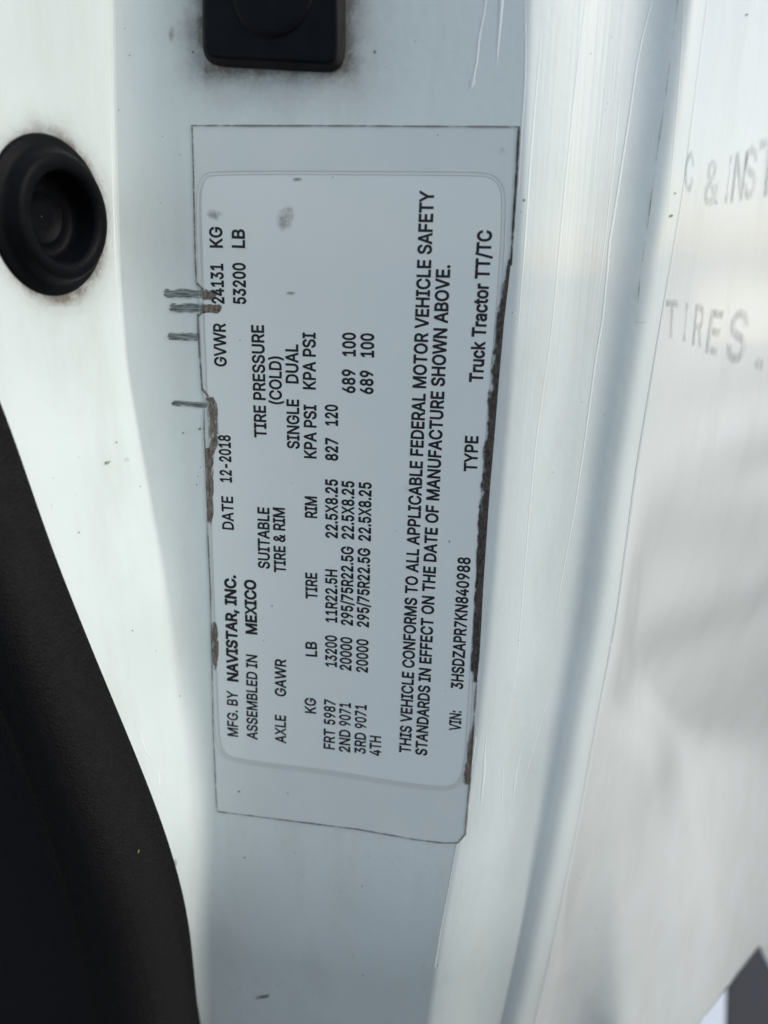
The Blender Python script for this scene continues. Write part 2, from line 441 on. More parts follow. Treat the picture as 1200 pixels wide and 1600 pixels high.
# small marks on the paint
patch('smudge', 165, 724, 17, 6, -.55, M_BROWN, jamb, .0003, .50, False)
patch('smudge', 195, 718, 18, 10, .1, M_SMUDGE, jamb, .0003, .42, False)
patch('smudge', 411, 1557, 17, 4.5, -.18, M_BROWN, jamb, .0003, .72, False)
patch('smudge', 272, 1350, 6, 16, .3, M_SMUDGE, jamb, .0003, .6, False)
patch('smudge', 312, 35, 16, 26, .2, M_SMUDGE, jamb, .0003, .5)
patch('smudge', 268, 52, 9, 26, .1, M_SMUDGE, jamb, .0003, .5)
patch('smudge', 278, 240, 22, 7, .5, M_SMUDGE, jamb, .0003, .35)
for x, y, r in ((374, 1236, 4), (450, 1239, 2.5), (566, 1384, 3), (662, 1508, 2.5), (287, 676, 3.2), (313, 670, 5), (308, 757, 3), (310, 744, 2.5), (314, 730, 2), (203, 87, 2.5), (302, 82, 5), (195, 45, 2.5), (186, 172, 2.5), (181, 691, 3), (122, 832, 3), (206, 985, 3), (281, 1087, 3), (218, 760, 2.4), (649, 65, 2.2), (801, 488, 2), (922, 84, 2), (865, 346, 0.1), (810, 1000, 1.6)):
    patch('fleck', x, y, r * .85, r * .7, x * .7, M_EDGE, jamb, .00032, .8, False, 7)

rs = random.Random(5)
for _ in range(26):                     # faint scuffs and road film, more of them low on the wall and beside the fold
    x, y = rs.choice([(rs.uniform(10, 170), rs.uniform(20, 190)), (rs.uniform(40, 180), rs.uniform(520, 900)), (rs.uniform(195, 295), rs.uniform(20, 900)), (rs.uniform(340, 640), rs.uniform(1340, 1580)), (rs.uniform(560, 780), rs.uniform(20, 180))])
    if math.hypot(x - 165, y - 724) < 50: continue
    patch('smudge', x, y, rs.uniform(3, 9), rs.uniform(8, 26), rs.uniform(-.5, .5), M_SMUDGE, jamb, .00025, rs.uniform(.12, .34), False, 9)
for _ in range(46):
    x, y = rs.choice([(rs.uniform(10, 170), rs.uniform(20, 900)), (rs.uniform(195, 295), rs.uniform(20, 1150)), (rs.uniform(340, 660), rs.uniform(1330, 1590)), (rs.uniform(560, 1000), rs.uniform(20, 180)), (rs.uniform(800, 950), rs.uniform(200, 900))])
    patch('fleck', x, y, rs.uniform(1.0, 2.2), rs.uniform(.8, 1.8), rs.uniform(0, 3), M_EDGE, jamb, .0003, rs.uniform(.55, .9), False, 5)

# ------------------------------------------------------------------ certification label
lab = empty('certification_label', tuple(plane(530, 1300)), 'white vehicle certification label with black printing and grimy edges, stuck on the jamb sideways', 'label')
def sheet(name, px, y, mat, parent, thick=.00008):
    me = bpy.data.meshes.new(name); bm = bmesh.new()
    vs = [bm.verts.new(plane(x, yy, -y)) for x, yy in px]
    f = bm.faces.new(vs); bm.normal_update()
    if f.normal.y > 0: f.normal_flip()
    r = bmesh.ops.extrude_face_region(bm, geom=[f])
    bmesh.ops.translate(bm, verts=[v for v in r['geom'] if isinstance(v, bmesh.types.BMVert)], vec=(0, -thick, 0))
    bmesh.ops.recalc_face_normals(bm, faces=bm.faces)
    bm.to_mesh(me); bm.free()
    return put(link(name, me, None, mat), parent)
left_edge = [(300, 196), (302, 260), (305, 400), (307, 443), (312, 452), (312, 470), (310, 480), (309, 497), (312, 555), (316, 610), (320, 628), (319, 668), (321, 715), (324, 797), (325, 842), (329, 926), (331, 1025), (333, 1137), (338, 1250), (340, 1268)]
bottom = [(450, 1282), (560, 1296), (650, 1312), (690, 1317), (716, 1317)]
right_edge = [(727, 1304), (731, 1255), (735, 1215), (740, 1130), (748, 1040), (757, 880), (768, 730), (780, 580), (790, 480), (798, 415), (806, 290), (812, 198)]
sheet('backing_film', left_edge + bottom + right_edge + [(560, 196)], .00006, M_FILM, lab)
face_px = [(318, 288), (323, 279), (333, 275), (450, 274), (600, 275), (750, 276), (767, 279), (778, 289), (783, 305), (782, 360), (779, 415), (774, 482), (766, 580), (758, 675), (752, 775), (745, 880), (738, 975), (731, 1083), (727, 1150), (724, 1190), (718, 1215), (705, 1227), (686, 1228), (640, 1223), (600, 1217), (520, 1203), (438, 1194), (371, 1184), (355, 1179), (346, 1165), (342, 1120), (337, 960), (333, 870), (328, 720), (325, 620), (321, 520), (318, 430), (314, 310)]
def rounded(px, k=3):
    for _ in range(k):
        out = []
        for i in range(len(px)):
            (x0, y0), (x1, y1) = px[i], px[(i + 1) % len(px)]
            out += [(x0 * .75 + x1 * .25, y0 * .75 + y1 * .25), (x0 * .25 + x1 * .75, y0 * .25 + y1 * .75)]
        px = out
    return px
face_px = rounded(face_px, 2)
sheet('printed_face', face_px, .00016, M_FACE, lab, .00009)
# pressed ridge lines round the printed face
def ringline(name, px, w_, y, mat, parent, off=0.0, wf=None):
    c = np.array(px); n = len(c); ctr = c.mean(0); rows = []
    for i in range(n + 1):
        p = c[i % n]; t = c[(i + 1) % n] - c[i - 1]; t = t / (np.hypot(*t) + 1e-9); nn = np.array([t[1], -t[0]])
        if nn.dot(p - ctr) < 0: nn = -nn
        ww = w_ * (wf(*p) if wf else 1)
        a_, b_ = p + nn * off, p + nn * (off + ww)
        rows.append([plane(*a_, -y), plane(*((a_ + b_) / 2), -y - .00005), plane(*b_, -y)])
    return grid_mesh(name, rows, mat, parent)
ringline('face_ridge', face_px, 2.2, .00018, M_LINE, lab, 1.0, lambda x, y: 2.3 if y > 1170 else 1.0)
ringline('face_ridge', face_px, 1.3, .00018, M_LINE, lab, 7.0, lambda x, y: 1.0)

# printing: outlines of a plain open-licence grotesque, [advance, closed loops of x, y]
GLYPHS = r'''{"&":[448,[[197,-7,156,-4,132,3,100,17,82,30,60,53,44,81,36,111,34,133,36,154,40,173,47,189,70,220,85,235,140,279,237,352,255,375,261,394,262,405,260,420,254,433,245,445,233,454,219,459,201,461,189,460,168,453,159,447,145,431,138,411,137,399,138,386,145,363,169,327,438,0,364,0,115,300,87,344,76,379,75,398,78,426,91,458,103,474,117,488,134,499,160,509,200,513,230,511,258,503,283,488,297,475,317,442,322,424,323,389,320,375,309,349,291,325,256,293,138,204,114,180,103,161,98,146,97,131,102,101,109,87,118,76,143,57,175,47,213,48,251,59,274,72,295,89,307,102,324,125,332,142,343,170,347,191,349,224,408,224,407,198,402,163,389,124,371,92,333,47,309,27,281,11,239,-2]]],"(":[273,[[89,207,93,272,108,358,127,425,150,487,177,539,236,539,203,461,172,362,156,282,151,207,156,141,170,74,188,16,236,-96,177,-96,154,-54,126,11,105,77,93,142]]],")":[273,[[37,-96,74,-13,100,62,117,142,122,207,117,282,101,362,71,461,37,539,97,539,123,487,142,441,166,358,176,306,182,256,184,207,182,163,173,97,154,31,129,-33,97,-96]]],",":[188,[[38,-119,68,71,137,71,84,-119]]],"-":[453,[[337,244,337,188,114,188,114,244]]],".":[188,[[95,-4,83,-3,73,2,63,9,56,18,51,29,50,41,51,53,56,64,63,73,73,81,83,85,95,87,107,85,118,81,128,73,135,64,140,53,141,41,140,29,135,18,128,9,118,2,107,-3]]],"/":[249,[[235,533,71,-76,14,-76,178,533]]],"0":[453,[[227,-7,181,-1,154,9,119,33,90,68,69,113,59,148,52,188,48,254,50,299,59,360,69,395,91,440,119,475,154,500,196,513,227,516,257,513,299,500,334,475,363,440,384,395,394,360,401,320,405,254,403,209,394,148,384,113,363,68,334,33,299,9,272,-1],[227,50,247,52,274,62,297,81,310,99,326,131,337,171,343,219,344,254,343,289,337,337,326,377,310,410,297,428,274,447,247,458,227,460,206,458,179,447,156,428,137,400,123,365,116,337,110,289,109,254,110,219,116,171,127,131,137,108,156,81,179,62,197,54]]],"1":[453,[[76,0,76,55,391,55,391,0],[276,509,276,0,212,0,212,448,209,448,86,358,86,427,198,509]]],"2":[453,[[64,0,64,47,282,282,311,327,316,341,320,371,315,405,308,419,298,431,287,441,258,455,224,460,205,459,188,454,159,438,148,427,132,398,127,362,66,362,69,399,80,432,92,452,115,477,143,496,176,509,212,516,238,516,273,510,306,497,333,478,348,463,366,436,374,416,379,395,381,372,377,336,371,318,355,285,336,259,267,180,153,60,153,57,389,57,389,0]]],"3":[453,[[218,-7,192,-6,155,2,122,15,93,34,70,57,58,76,50,97,44,132,109,132,118,100,126,87,137,76,165,59,200,51,239,51,257,55,275,61,291,69,304,80,315,93,323,108,327,125,328,163,323,180,316,196,305,211,292,223,275,234,247,243,214,248,157,248,157,299,288,448,288,452,70,452,70,509,372,509,372,461,211,278,211,289,242,290,284,285,319,270,339,257,357,241,377,212,389,180,393,157,393,132,385,97,376,76,356,48,339,31,320,18,297,7,273,-1,246,-5]]],"4":[453,[[40,105,40,158,247,509,311,509,109,166,109,163,413,163,413,105],[282,0,282,318,343,318,343,0]]],"5":[453,[[221,-7,184,-4,161,2,140,11,112,29,89,51,72,79,63,108,60,130,122,130,130,102,138,89,160,68,173,60,204,51,241,52,259,56,276,64,291,75,304,88,314,104,322,122,326,141,328,171,323,198,314,221,290,251,275,262,257,270,238,275,218,277,184,273,152,262,128,246,67,253,96,509,366,509,366,452,151,452,134,301,162,318,178,325,211,333,249,333,268,329,294,321,325,303,339,292,356,271,371,248,379,231,389,194,391,163,387,123,375,87,355,55,329,29,298,9,261,-3]]],"6":[453,[[226,-7,188,-3,153,9,122,28,97,54,79,85,68,122,64,162,67,194,80,239,107,292,137,340,252,509,322,509,151,261,145,261,165,288,185,302,208,311,235,314,261,313,295,304,316,295,334,282,351,267,364,250,375,230,385,196,389,170,389,144,385,118,378,95,362,63,347,44,330,27,299,8,277,0,252,-5],[226,48,245,50,263,55,293,73,305,86,321,118,326,137,327,157,326,177,321,196,305,228,293,241,263,259,245,264,226,265,207,264,190,259,174,252,160,242,138,214,131,197,126,178,125,158,126,138,131,119,148,86,160,73,190,55,207,50]]],"7":[453,[[97,0,323,448,323,452,62,452,62,509,391,509,391,449,165,0]]],"8":[453,[[226,-7,184,-4,159,2,136,11,105,30,81,53,63,81,56,102,52,135,54,162,61,187,75,212,87,228,101,241,117,252,134,260,153,265,124,279,107,292,93,308,82,327,72,358,70,380,72,402,80,431,90,450,103,466,118,480,136,493,156,503,178,510,201,515,226,516,251,515,274,510,296,503,316,493,333,480,348,466,361,450,371,431,380,402,382,380,380,358,370,327,352,299,337,285,320,274,300,267,335,252,351,241,377,212,394,179,400,153,401,135,399,112,389,81,372,53,348,30,317,11,294,2,268,-4],[226,49,254,51,278,57,300,69,313,79,323,91,331,106,335,122,337,139,335,157,330,174,312,202,299,213,283,223,265,230,226,235,187,230,169,223,153,213,140,202,122,174,117,157,115,139,117,122,121,106,129,91,139,79,152,69,174,57,199,51],[226,290,259,294,287,308,307,330,314,344,319,376,314,407,308,420,299,432,288,442,260,455,226,460,192,455,164,442,153,432,138,407,133,376,138,344,153,318,164,308,193,294]]],"9":[453,[[226,516,265,512,299,500,330,481,355,455,374,423,385,387,389,347,386,315,373,270,346,217,200,0,130,0,301,248,307,248,295,229,278,214,257,202,245,198,218,195,192,196,158,205,137,214,119,226,102,241,89,259,74,290,67,313,64,339,64,365,68,391,75,414,91,446,106,465,123,481,154,500,176,509,200,514],[226,460,207,459,190,454,160,436,148,423,138,407,127,372,125,352,127,331,131,312,138,295,148,280,160,267,174,257,190,249,207,245,226,243,245,245,263,249,279,257,293,267,305,280,321,312,326,330,327,350,326,371,321,390,305,423,293,436,263,454,245,459]]],":":[188,[[95,-4,83,-3,73,2,63,9,56,18,51,29,50,41,51,53,56,64,63,73,73,81,83,85,95,87,107,85,118,81,128,73,135,64,140,53,141,41,140,29,135,18,128,9,118,2,107,-3],[95,271,83,272,73,277,63,284,56,294,51,304,50,316,51,328,56,339,63,349,83,360,95,362,107,360,128,349,135,339,140,328,141,316,140,304,135,294,128,284,118,277,107,272]]],"A":[480,[[16,0,201,509,276,509,463,0,395,0,287,302,232,478,245,478,213,371,191,302,85,0],[110,142,110,199,370,199,370,142]]],"B":[456,[[60,0,60,509,256,509,296,503,329,491,355,473,369,458,381,442,395,405,398,374,393,335,387,320,378,307,368,295,343,278,315,267,315,262,331,259,363,245,378,234,391,220,406,195,415,168,418,125,412,95,400,67,381,43,364,29,333,13,308,6,264,0],[125,57,261,57,289,61,322,74,342,94,353,118,355,137,354,154,349,169,342,184,332,197,306,218,289,225,270,230,125,231],[125,285,256,286,273,290,302,304,314,314,323,326,330,340,335,355,336,372,334,391,324,415,313,429,297,440,266,450,240,452,125,452]]],"C":[510,[[267,-7,231,-4,180,9,136,35,99,70,79,99,55,150,46,189,40,254,42,298,55,358,79,409,99,438,136,474,165,492,213,510,267,516,299,514,340,504,377,488,402,471,431,443,448,418,461,390,473,348,408,348,397,381,380,407,369,418,344,437,330,444,300,453,284,455,241,454,217,448,195,438,174,425,155,408,131,376,115,337,105,289,103,236,107,202,119,158,132,133,155,100,184,76,217,61,241,55,284,54,315,60,344,72,369,91,380,102,397,128,408,160,473,160,465,129,453,100,431,66,410,44,377,21,350,8,310,-3]]],"D":[502,[[219,0,96,0,96,57,215,57,264,61,306,75,340,96,358,115,373,137,384,162,392,190,397,221,399,255,397,289,392,320,379,361,366,384,350,404,320,428,295,440,253,450,221,452,93,452,93,509,246,508,303,499,337,486,381,459,405,435,425,407,433,391,452,338,461,277,461,233,457,191,441,136,415,88,392,62,380,51,366,40,335,23,318,16,281,6],[125,509,125,0,60,0,60,509]]],"E":[419,[[60,0,60,509,372,509,372,452,125,452,125,286,355,286,355,229,125,229,125,57,375,57,375,0]]],"F":[410,[[60,0,60,509,369,509,369,452,125,452,125,278,346,278,346,221,125,221,125,0]]],"G":[520,[[269,-7,231,-4,180,9,149,25,109,57,78,100,55,151,42,210,40,254,42,298,55,358,69,393,98,438,135,474,149,484,179,500,229,513,265,516,309,512,340,504,369,492,403,469,432,441,449,416,466,379,474,349,408,349,395,379,378,405,368,417,356,427,330,443,299,452,265,456,228,452,205,444,173,425,146,399,125,364,110,322,105,289,103,236,110,187,125,145,147,110,164,91,184,76,206,65,230,57,256,53,281,53,315,59,335,66,354,77,371,90,384,105,396,123,409,154,414,177,415,202,434,199,283,199,283,256,478,256,477,182,473,149,458,105,434,66,402,35,363,12,318,-2]]],"H":[517,[[60,0,60,509,125,509,125,289,392,289,392,509,457,509,457,0,392,0,392,232,125,232,125,0]]],"I":[301,[[31,0,31,57,118,57,118,452,31,452,31,509,269,509,269,452,183,452,183,57,269,57,269,0]]],"K":[467,[[104,145,104,216,174,303,364,509,448,509,231,276,228,276],[60,0,60,509,125,509,125,0],[372,0,188,259,228,309,449,0]]],"L":[393,[[60,0,60,509,125,509,125,57,361,57,361,0]]],"M":[628,[[60,0,60,509,152,509,277,187,322,49,307,49,342,158,476,509,568,509,568,0,504,0,504,327,507,457,513,457,482,363,456,291,342,0,286,0,170,291,112,457,119,457,122,328,122,0]]],"N":[523,[[60,0,60,509,136,509,363,151,414,55,405,54,399,157,399,509,463,509,463,0,387,0,177,331,108,452,119,454,125,291,125,0]]],"O":[533,[[267,-7,231,-4,180,9,136,35,99,70,70,115,55,150,46,189,40,254,42,298,55,358,70,393,99,438,136,474,165,492,213,510,267,516,321,510,369,492,398,474,435,438,464,393,478,358,491,298,493,254,491,210,478,150,464,115,435,70,398,35,354,9,303,-4],[267,53,304,57,338,70,369,91,387,109,402,132,419,171,426,202,430,254,426,307,419,338,402,377,387,399,369,418,338,439,304,452,267,456,229,452,195,439,174,426,147,399,125,364,115,337,105,289,103,254,105,219,115,171,125,144,147,110,174,83,195,70,229,57]]],"P":[445,[[60,0,60,509,251,509,296,502,332,487,353,474,370,458,384,440,395,419,405,385,409,361,409,335,405,310,390,265,377,246,362,229,343,214,321,201,282,190,235,186,109,186,109,242,254,243,290,252,312,266,324,279,333,294,339,311,343,329,343,367,339,385,333,402,324,416,312,429,297,439,273,448,243,452,125,452,125,0]]],"R":[449,[[60,0,60,509,252,509,296,502,333,489,354,476,371,461,384,443,395,423,403,401,408,377,409,339,406,315,399,292,390,271,378,253,363,236,344,223,321,212,282,201,236,198,96,198,96,255,245,255,282,261,298,267,313,276,325,287,334,300,344,333,344,371,334,405,325,419,313,430,298,440,273,448,244,452,125,452,125,0],[353,0,230,229,303,229,428,0]]],"S":[447,[[224,-9,179,-6,152,0,116,14,96,27,71,51,53,80,41,112,38,137,104,137,107,118,114,102,123,88,135,76,166,59,204,50,243,50,286,60,317,79,338,106,344,122,346,139,344,154,340,168,322,189,296,205,167,244,121,264,96,280,77,299,63,321,55,345,52,372,56,407,69,438,89,465,116,487,149,503,186,513,227,516,255,515,293,507,316,498,346,480,370,457,388,430,396,410,401,378,337,378,333,398,324,416,310,431,293,443,273,452,250,457,225,459,204,458,167,448,139,430,129,418,121,405,117,391,115,376,117,359,122,345,142,324,169,308,212,293,312,264,359,238,384,213,395,198,404,175,408,139,404,105,397,84,380,55,355,30,335,17,298,1,256,-7]]],"T":[449,[[32,452,32,509,417,509,417,452,257,452,257,0,193,0,193,452]]],"U":[517,[[259,-8,226,-6,195,0,167,9,142,22,119,39,100,58,85,80,73,104,64,130,60,173,60,509,124,509,124,178,127,148,137,121,157,91,187,68,215,57,259,52,303,57,331,68,361,91,372,105,381,121,390,148,393,178,393,509,457,509,457,173,453,130,445,104,433,80,417,58,398,39,375,22,350,9,322,0,292,-6]]],"V":[480,[[204,0,16,509,84,509,192,206,248,31,235,31,267,138,395,509,463,509,278,0]]],"W":[686,[[155,0,16,509,82,509,163,196,187,94,197,40,189,40,211,145,306,509,380,509,462,196,497,40,488,40,510,145,603,509,670,509,530,0,455,0,368,323,351,391,336,475,350,475,335,395,318,323,230,0]]],"X":[474,[[18,0,217,284,217,236,29,509,104,509,204,361,243,292,232,292,252,329,298,400,374,509,446,509,259,239,259,287,456,0,382,0,268,165,230,231,244,231,225,196,182,129,91,0]]],"Y":[472,[[203,0,203,208,16,509,91,509,222,292,250,230,224,230,251,293,381,509,455,509,268,208,268,0]]],"Z":[438,[[42,0,42,46,306,431,341,476,348,454,285,452,40,452,40,509,397,509,397,462,169,129,134,81,97,33,90,54,152,57,399,57,399,0]]],"a":[389,[[160,-9,130,-6,94,5,71,19,53,38,39,61,31,88,30,108,32,128,36,146,43,161,53,174,64,184,93,200,125,211,247,229,265,235,275,246,276,255,272,285,260,307,240,322,227,327,196,331,163,327,137,316,118,301,100,274,41,291,54,318,66,333,86,352,108,365,133,375,167,382,194,384,223,382,255,375,271,369,300,350,312,336,322,320,332,295,337,251,337,0,277,0,277,52,272,52,252,25,229,8,199,-4],[170,45,192,47,211,51,228,59,254,80,263,93,274,122,276,190,259,182,134,159,112,147,103,139,93,118,92,105,96,82,102,72,110,64,130,52,156,46]]],"c":[396,[[207,-8,165,-4,140,4,117,16,87,41,63,73,45,111,38,140,34,187,38,236,45,265,56,291,78,325,106,352,128,366,165,380,207,384,243,381,260,377,291,364,305,356,318,346,340,322,349,308,362,277,303,262,290,289,270,311,242,325,197,330,177,326,152,315,132,298,116,276,105,249,98,219,96,187,98,156,105,126,116,100,132,78,152,61,177,50,207,46,243,52,271,66,292,89,304,117,363,102,350,70,341,56,331,43,306,21,277,5,261,-1,244,-5]]],"k":[381,[[110,137,110,212,121,212,284,379,360,379,184,199,177,199],[53,0,53,509,114,509,114,0],[294,0,148,186,191,229,372,0]]],"o":[415,[[207,-8,165,-4,140,4,117,16,87,41,63,73,45,111,38,140,34,187,38,236,45,265,56,291,78,325,106,352,128,366,165,380,207,384,250,380,276,372,299,360,329,335,353,303,370,265,377,236,381,187,377,140,370,111,353,73,329,41,299,16,276,4,250,-4],[207,46,228,48,255,56,277,72,289,85,303,108,310,126,317,156,319,187,317,219,310,249,299,276,289,291,277,304,255,320,228,328,207,330,187,328,160,320,145,310,126,291,116,276,105,249,98,219,96,187,98,156,105,126,112,108,126,85,145,66,160,56,187,48]]],"r":[259,[[53,0,53,379,112,379,112,321,115,321,124,339,136,354,152,367,168,376,185,382,203,385,243,384,243,322,207,326,174,321,159,315,146,306,126,284,115,254,114,237,114,0]]],"t":[227,[[204,379,204,327,6,327,6,379],[65,471,126,471,126,98,130,70,136,61,144,55,156,51,170,50,202,54,213,2,192,-3,168,-4,142,-2,119,4,92,21,79,37,70,57,65,93]]],"u":[410,[[182,-5,141,0,107,16,92,27,79,42,69,59,61,78,56,101,53,126,53,379,114,379,114,144,118,109,131,82,151,63,169,54,200,50,234,55,263,71,274,83,290,113,295,132,296,153,296,379,357,379,357,0,298,0,298,92,307,92,296,64,282,42,266,24,247,11,227,2,206,-3]]]}'''
GL = json.loads(GLYPHS)
CAPU = 509.0
from mathutils.geometry import delaunay_2d_cdt
GCACHE = {}
def glyph(ch, bold):
    if (ch, bold) in GCACHE: return GCACHE[ch, bold]
    vs, es, loops = [], [], []
    for s in GL[ch][1]:
        p = np.array(s, float).reshape(-1, 2); n = len(p)
        d = np.roll(p, -1, 0) - p; d /= np.maximum(np.hypot(*d.T), 1e-9)[:, None]
        nn = np.c_[-d[:, 1], d[:, 0]]; pn = np.roll(nn, 1, 0)
        m = nn + pn; k = np.maximum((m * nn).sum(1), .6)
        p = p + m / k[:, None] * bold
        o = len(vs); vs += [Vector(q) for q in p]; es += [(o + i, o + (i + 1) % n) for i in range(n)]; loops.append(p)
    V, _, Fc, *_r = delaunay_2d_cdt(vs, es, [], 0, 1e-3)
    keep = []
    for f in Fc:
        c = sum((V[i] for i in f), Vector((0, 0))) / len(f); w_ = 0
        for p in loops:
            q = np.roll(p, -1, 0)
            up = (p[:, 1] <= c.y) & (q[:, 1] > c.y); dn = (p[:, 1] > c.y) & (q[:, 1] <= c.y)
            side = (q[:, 0] - p[:, 0]) * (c.y - p[:, 1]) - (c.x - p[:, 0]) * (q[:, 1] - p[:, 1])
            w_ += int((up & (side > 0)).sum()) - int((dn & (side < 0)).sum())
        if w_: keep.append(tuple(f))
    GCACHE[ch, bold] = ([(v.x, v.y) for v in V], keep)
    return GCACHE[ch, bold]
def outline(txt, bold=0.0, track=0.0):
    """flat filled mesh of a line of text in font units, plus its inked extent"""
    vs, fs, x = [], [], 0
    for ch in txt:
        if ch == ' ': x += 205; continue
        V, Fc = glyph(ch, bold); o = len(vs)
        vs += [(a_ + x, b_, 0) for a_, b_ in V]; fs += [tuple(i + o for i in f) for f in Fc]
        x += GL[ch][0] + track
    me = bpy.data.meshes.new('glyphs'); me.from_pydata(vs, [], fs)
    used = {i for f in fs for i in f}
    return me, min(vs[i][0] for i in used), max(vs[i][0] for i in used)
CAPH = 0.00358
def line(txt, s, e, bold=7.0, capk=1.0):
    me, lo, hi = outline(txt, bold + 15)
    Sx, Ex = plane(*s), plane(*e)
    d = (Ex - Sx); kx = d.length / (hi - lo); d.normalize(); up = Vector((-d.z, 0, d.x))
    if up.x > 0: up = -up
    ky = CAPH * capk / CAPU
    for v in me.vertices:
        v.co = Sx + d * ((v.co.x - lo) * kx) + up * (v.co.y * ky) + Vector((0, -.00029, 0))
    me.name = 'lettering'
    o = link('lettering', me, None, M_INK)
    return put(o, lab)
TEXT = [
 ('MFG. BY', (372, 1151), (371.3, 1080), 5), ('NAVISTAR, INC.', (372.2, 1065.1), (368.4, 898.5), 20), ('DATE', (365.5, 827.8), (364.1, 775.8), 5), ('12-2018', (362.4, 753.8), (359.9, 679.9), 11),
 ('GVWR', (354.3, 573), (352.3, 505), 7), ('24131', (350.6, 474.8), (348.6, 412.2), 11), ('KG', (348.1, 387.4), (346.9, 354.5), 9),
 ('53200', (384.4, 475.5), (383.4, 411), 11), ('LB', (382.7, 387.9), (382.4, 358.4), 9),
 ('ASSEMBLED IN', (402.4, 1155.7), (401.9, 1023.5), 6), ('MEXICO', (401.6, 991.3), (399.6, 906), 18),
 ('TIRE PRESSURE', (416.5, 684.1), (412.2, 508), 8), ('(COLD)', (440.3, 632), (439.7, 557), 7), ('SUITABLE', (421.5, 888.9), (420.7, 793), 8),
 ('TIRE & RIM', (446.5, 895.1), (444.8, 793.5), 9), ('SINGLE', (467.9, 701.5), (467.1, 624.2), 8), ('DUAL', (466.2, 599.4), (465.7, 538), 8),
 ('AXLE', (446.9, 1161.4), (446.6, 1117.6), 6), ('GAWR', (446.9, 1088.5), (446.9, 1029.8), 6),
 ('KPA PSI', (494.4, 716.4), (494.1, 632.8), 8), ('KPA PSI', (493.2, 608.7), (492.9, 519.9), 8),
 ('RIM', (495.4, 809.5), (495.1, 775.8), 9), ('TIRE', (495.8, 936.1), (495.4, 895.1), 7), ('LB', (495.4, 1025.9), (494.9, 1002.6), 6), ('KG', (493.8, 1114.7), (493.5, 1090.7), 5),
 ('827', (527.8, 720), (527.8, 684.6), 12), ('120', (527.8, 665.3), (527.5, 632.2), 12),
 ('689', (554.9, 614.2), (554.5, 577), 12), ('100', (555.5, 556.8), (555.4, 519.7), 12),
 ('689', (582.9, 615.9), (582.7, 578.7), 12), ('100', (584, 558.5), (584, 520.8), 12),
 ('22.5X8.25', (527.5, 841), (527.5, 748.9), 11), ('22.5X8.25', (552.8, 842.7), (553.2, 751.6), 11), ('22.5X8.25', (579, 845.6), (580.2, 753.6), 11),
 ('11R22.5H', (526.7, 972.7), (526.8, 890), 9), ('295/75R22.5G', (551.1, 977.3), (552, 854), 11), ('295/75R22.5G', (576.1, 980.1), (578.1, 856.6), 11),
 ('13200', (526.2, 1042), (526.2, 993), 10), ('20000', (548.6, 1047.9), (550.3, 995.9), 10), ('20000', (574.4, 1050.8), (575.4, 998.9), 10),
 ('FRT', (522.8, 1170.8), (523.3, 1139.5), 7), ('5987', (523.5, 1132.5), (524.1, 1093.5), 8), ('2ND', (546.9, 1175.3), (547.3, 1140.5), 7), ('9071', (547.5, 1134.5), (548.1, 1098.2), 8),
 ('3RD', (571.1, 1177.9), (571.7, 1145), 7), ('9071', (571.9, 1138.5), (572.7, 1101.1), 8), ('4TH', (595, 1180.9), (595.4, 1150), 7),
 ('THIS VEHICLE CONFORMS TO ALL APPLICABLE FEDERAL MOTOR VEHICLE SAFETY', (641.4, 1176.6), (678, 297.7), 9),
 ('STANDARDS IN EFFECT ON THE DATE OF MANUFACTURE SHOWN ABOVE.', (666.7, 1180.5), (703.3, 414.2), 10),
 ('VIN:', (719.8, 1141.7), (720.9, 1110.5), 7), ('3HSDZAPR7KN840988', (722.9, 1076.7), (735, 870.9), 9),
 ('TYPE', (744.8, 736.9), (747.2, 681.2), 8), ('Truck Tractor TT/TC', (753.9, 597.6), (768.4, 359.7), 12),
]
for t_ in TEXT: line(*t_)

# grime trapped along the film's edges
def core(u, v, a_=.12, b_=.9): return 1
strip('edge_grime', [(783, 405), (776, 450), (772, 500), (768, 545), (763, 590), (759, 640), (753, 690), (748, 760), (746, 800), (744, 860), (741, 920), (739, 980), (736, 1030), (734, 1066)],
      [(799, 405), (794, 450), (788, 500), (784, 545), (780, 590), (776, 640), (772, 690), (766, 760), (763, 800), (759, 860), (755, 920), (752, 980), (749, 1030), (745, 1066)],
      M_DARK, lab, .00034, 150, 16, lambda u, v: -.35 + 2.0 * u ** .75 + .55 * sm((v - .5) / .25) + .55 * noise.noise((u * 2.5, v * 22, .3)) + .35 * noise.noise((u * 4, v * 60, 1.3)) - 1.3 * sm((.16 - v) / .16) * (1 - u * .6) - 1.2 * sm((v - .96) / .04))
strip('edge_grime', [(733, 1130), (729, 1170), (724, 1200), (722, 1226)], [(742, 1130), (738.5, 1170), (735.5, 1200), (734, 1226)], M_BROWN, lab, .00034, 50, 9,
      lambda u, v: 1.25 * u + .12 - .7 * sm((.2 - v) / .2) - .3 * (v > .97))
strip('edge_grime', [(321, 700), (321, 720), (323, 760), (324, 800), (325, 835)], [(338, 700), (334, 720), (334, 760), (334, 800), (328, 835)], M_BROWN, lab, .00034, 60, 9,
      lambda u, v: .85 - .5 * abs(2 * u - 1) ** 3 + .4 * noise.noise((u * 2, v * 11, 4.2)) - .9 * sm((v - .8) / .2))
strip('edge_grime', [(330, 955), (331, 985), (332, 1020), (332, 1060)], [(337, 955), (341, 985), (342, 1020), (338, 1060)], M_BROWN, lab, .00034, 50, 9,
      lambda u, v: .85 - .5 * abs(2 * u - 1) ** 2 + .4 * noise.noise((u * 2, v * 7, 6.2)) - .9 * sm((.3 - v) / .3) - .8 * sm((v - .75) / .25))
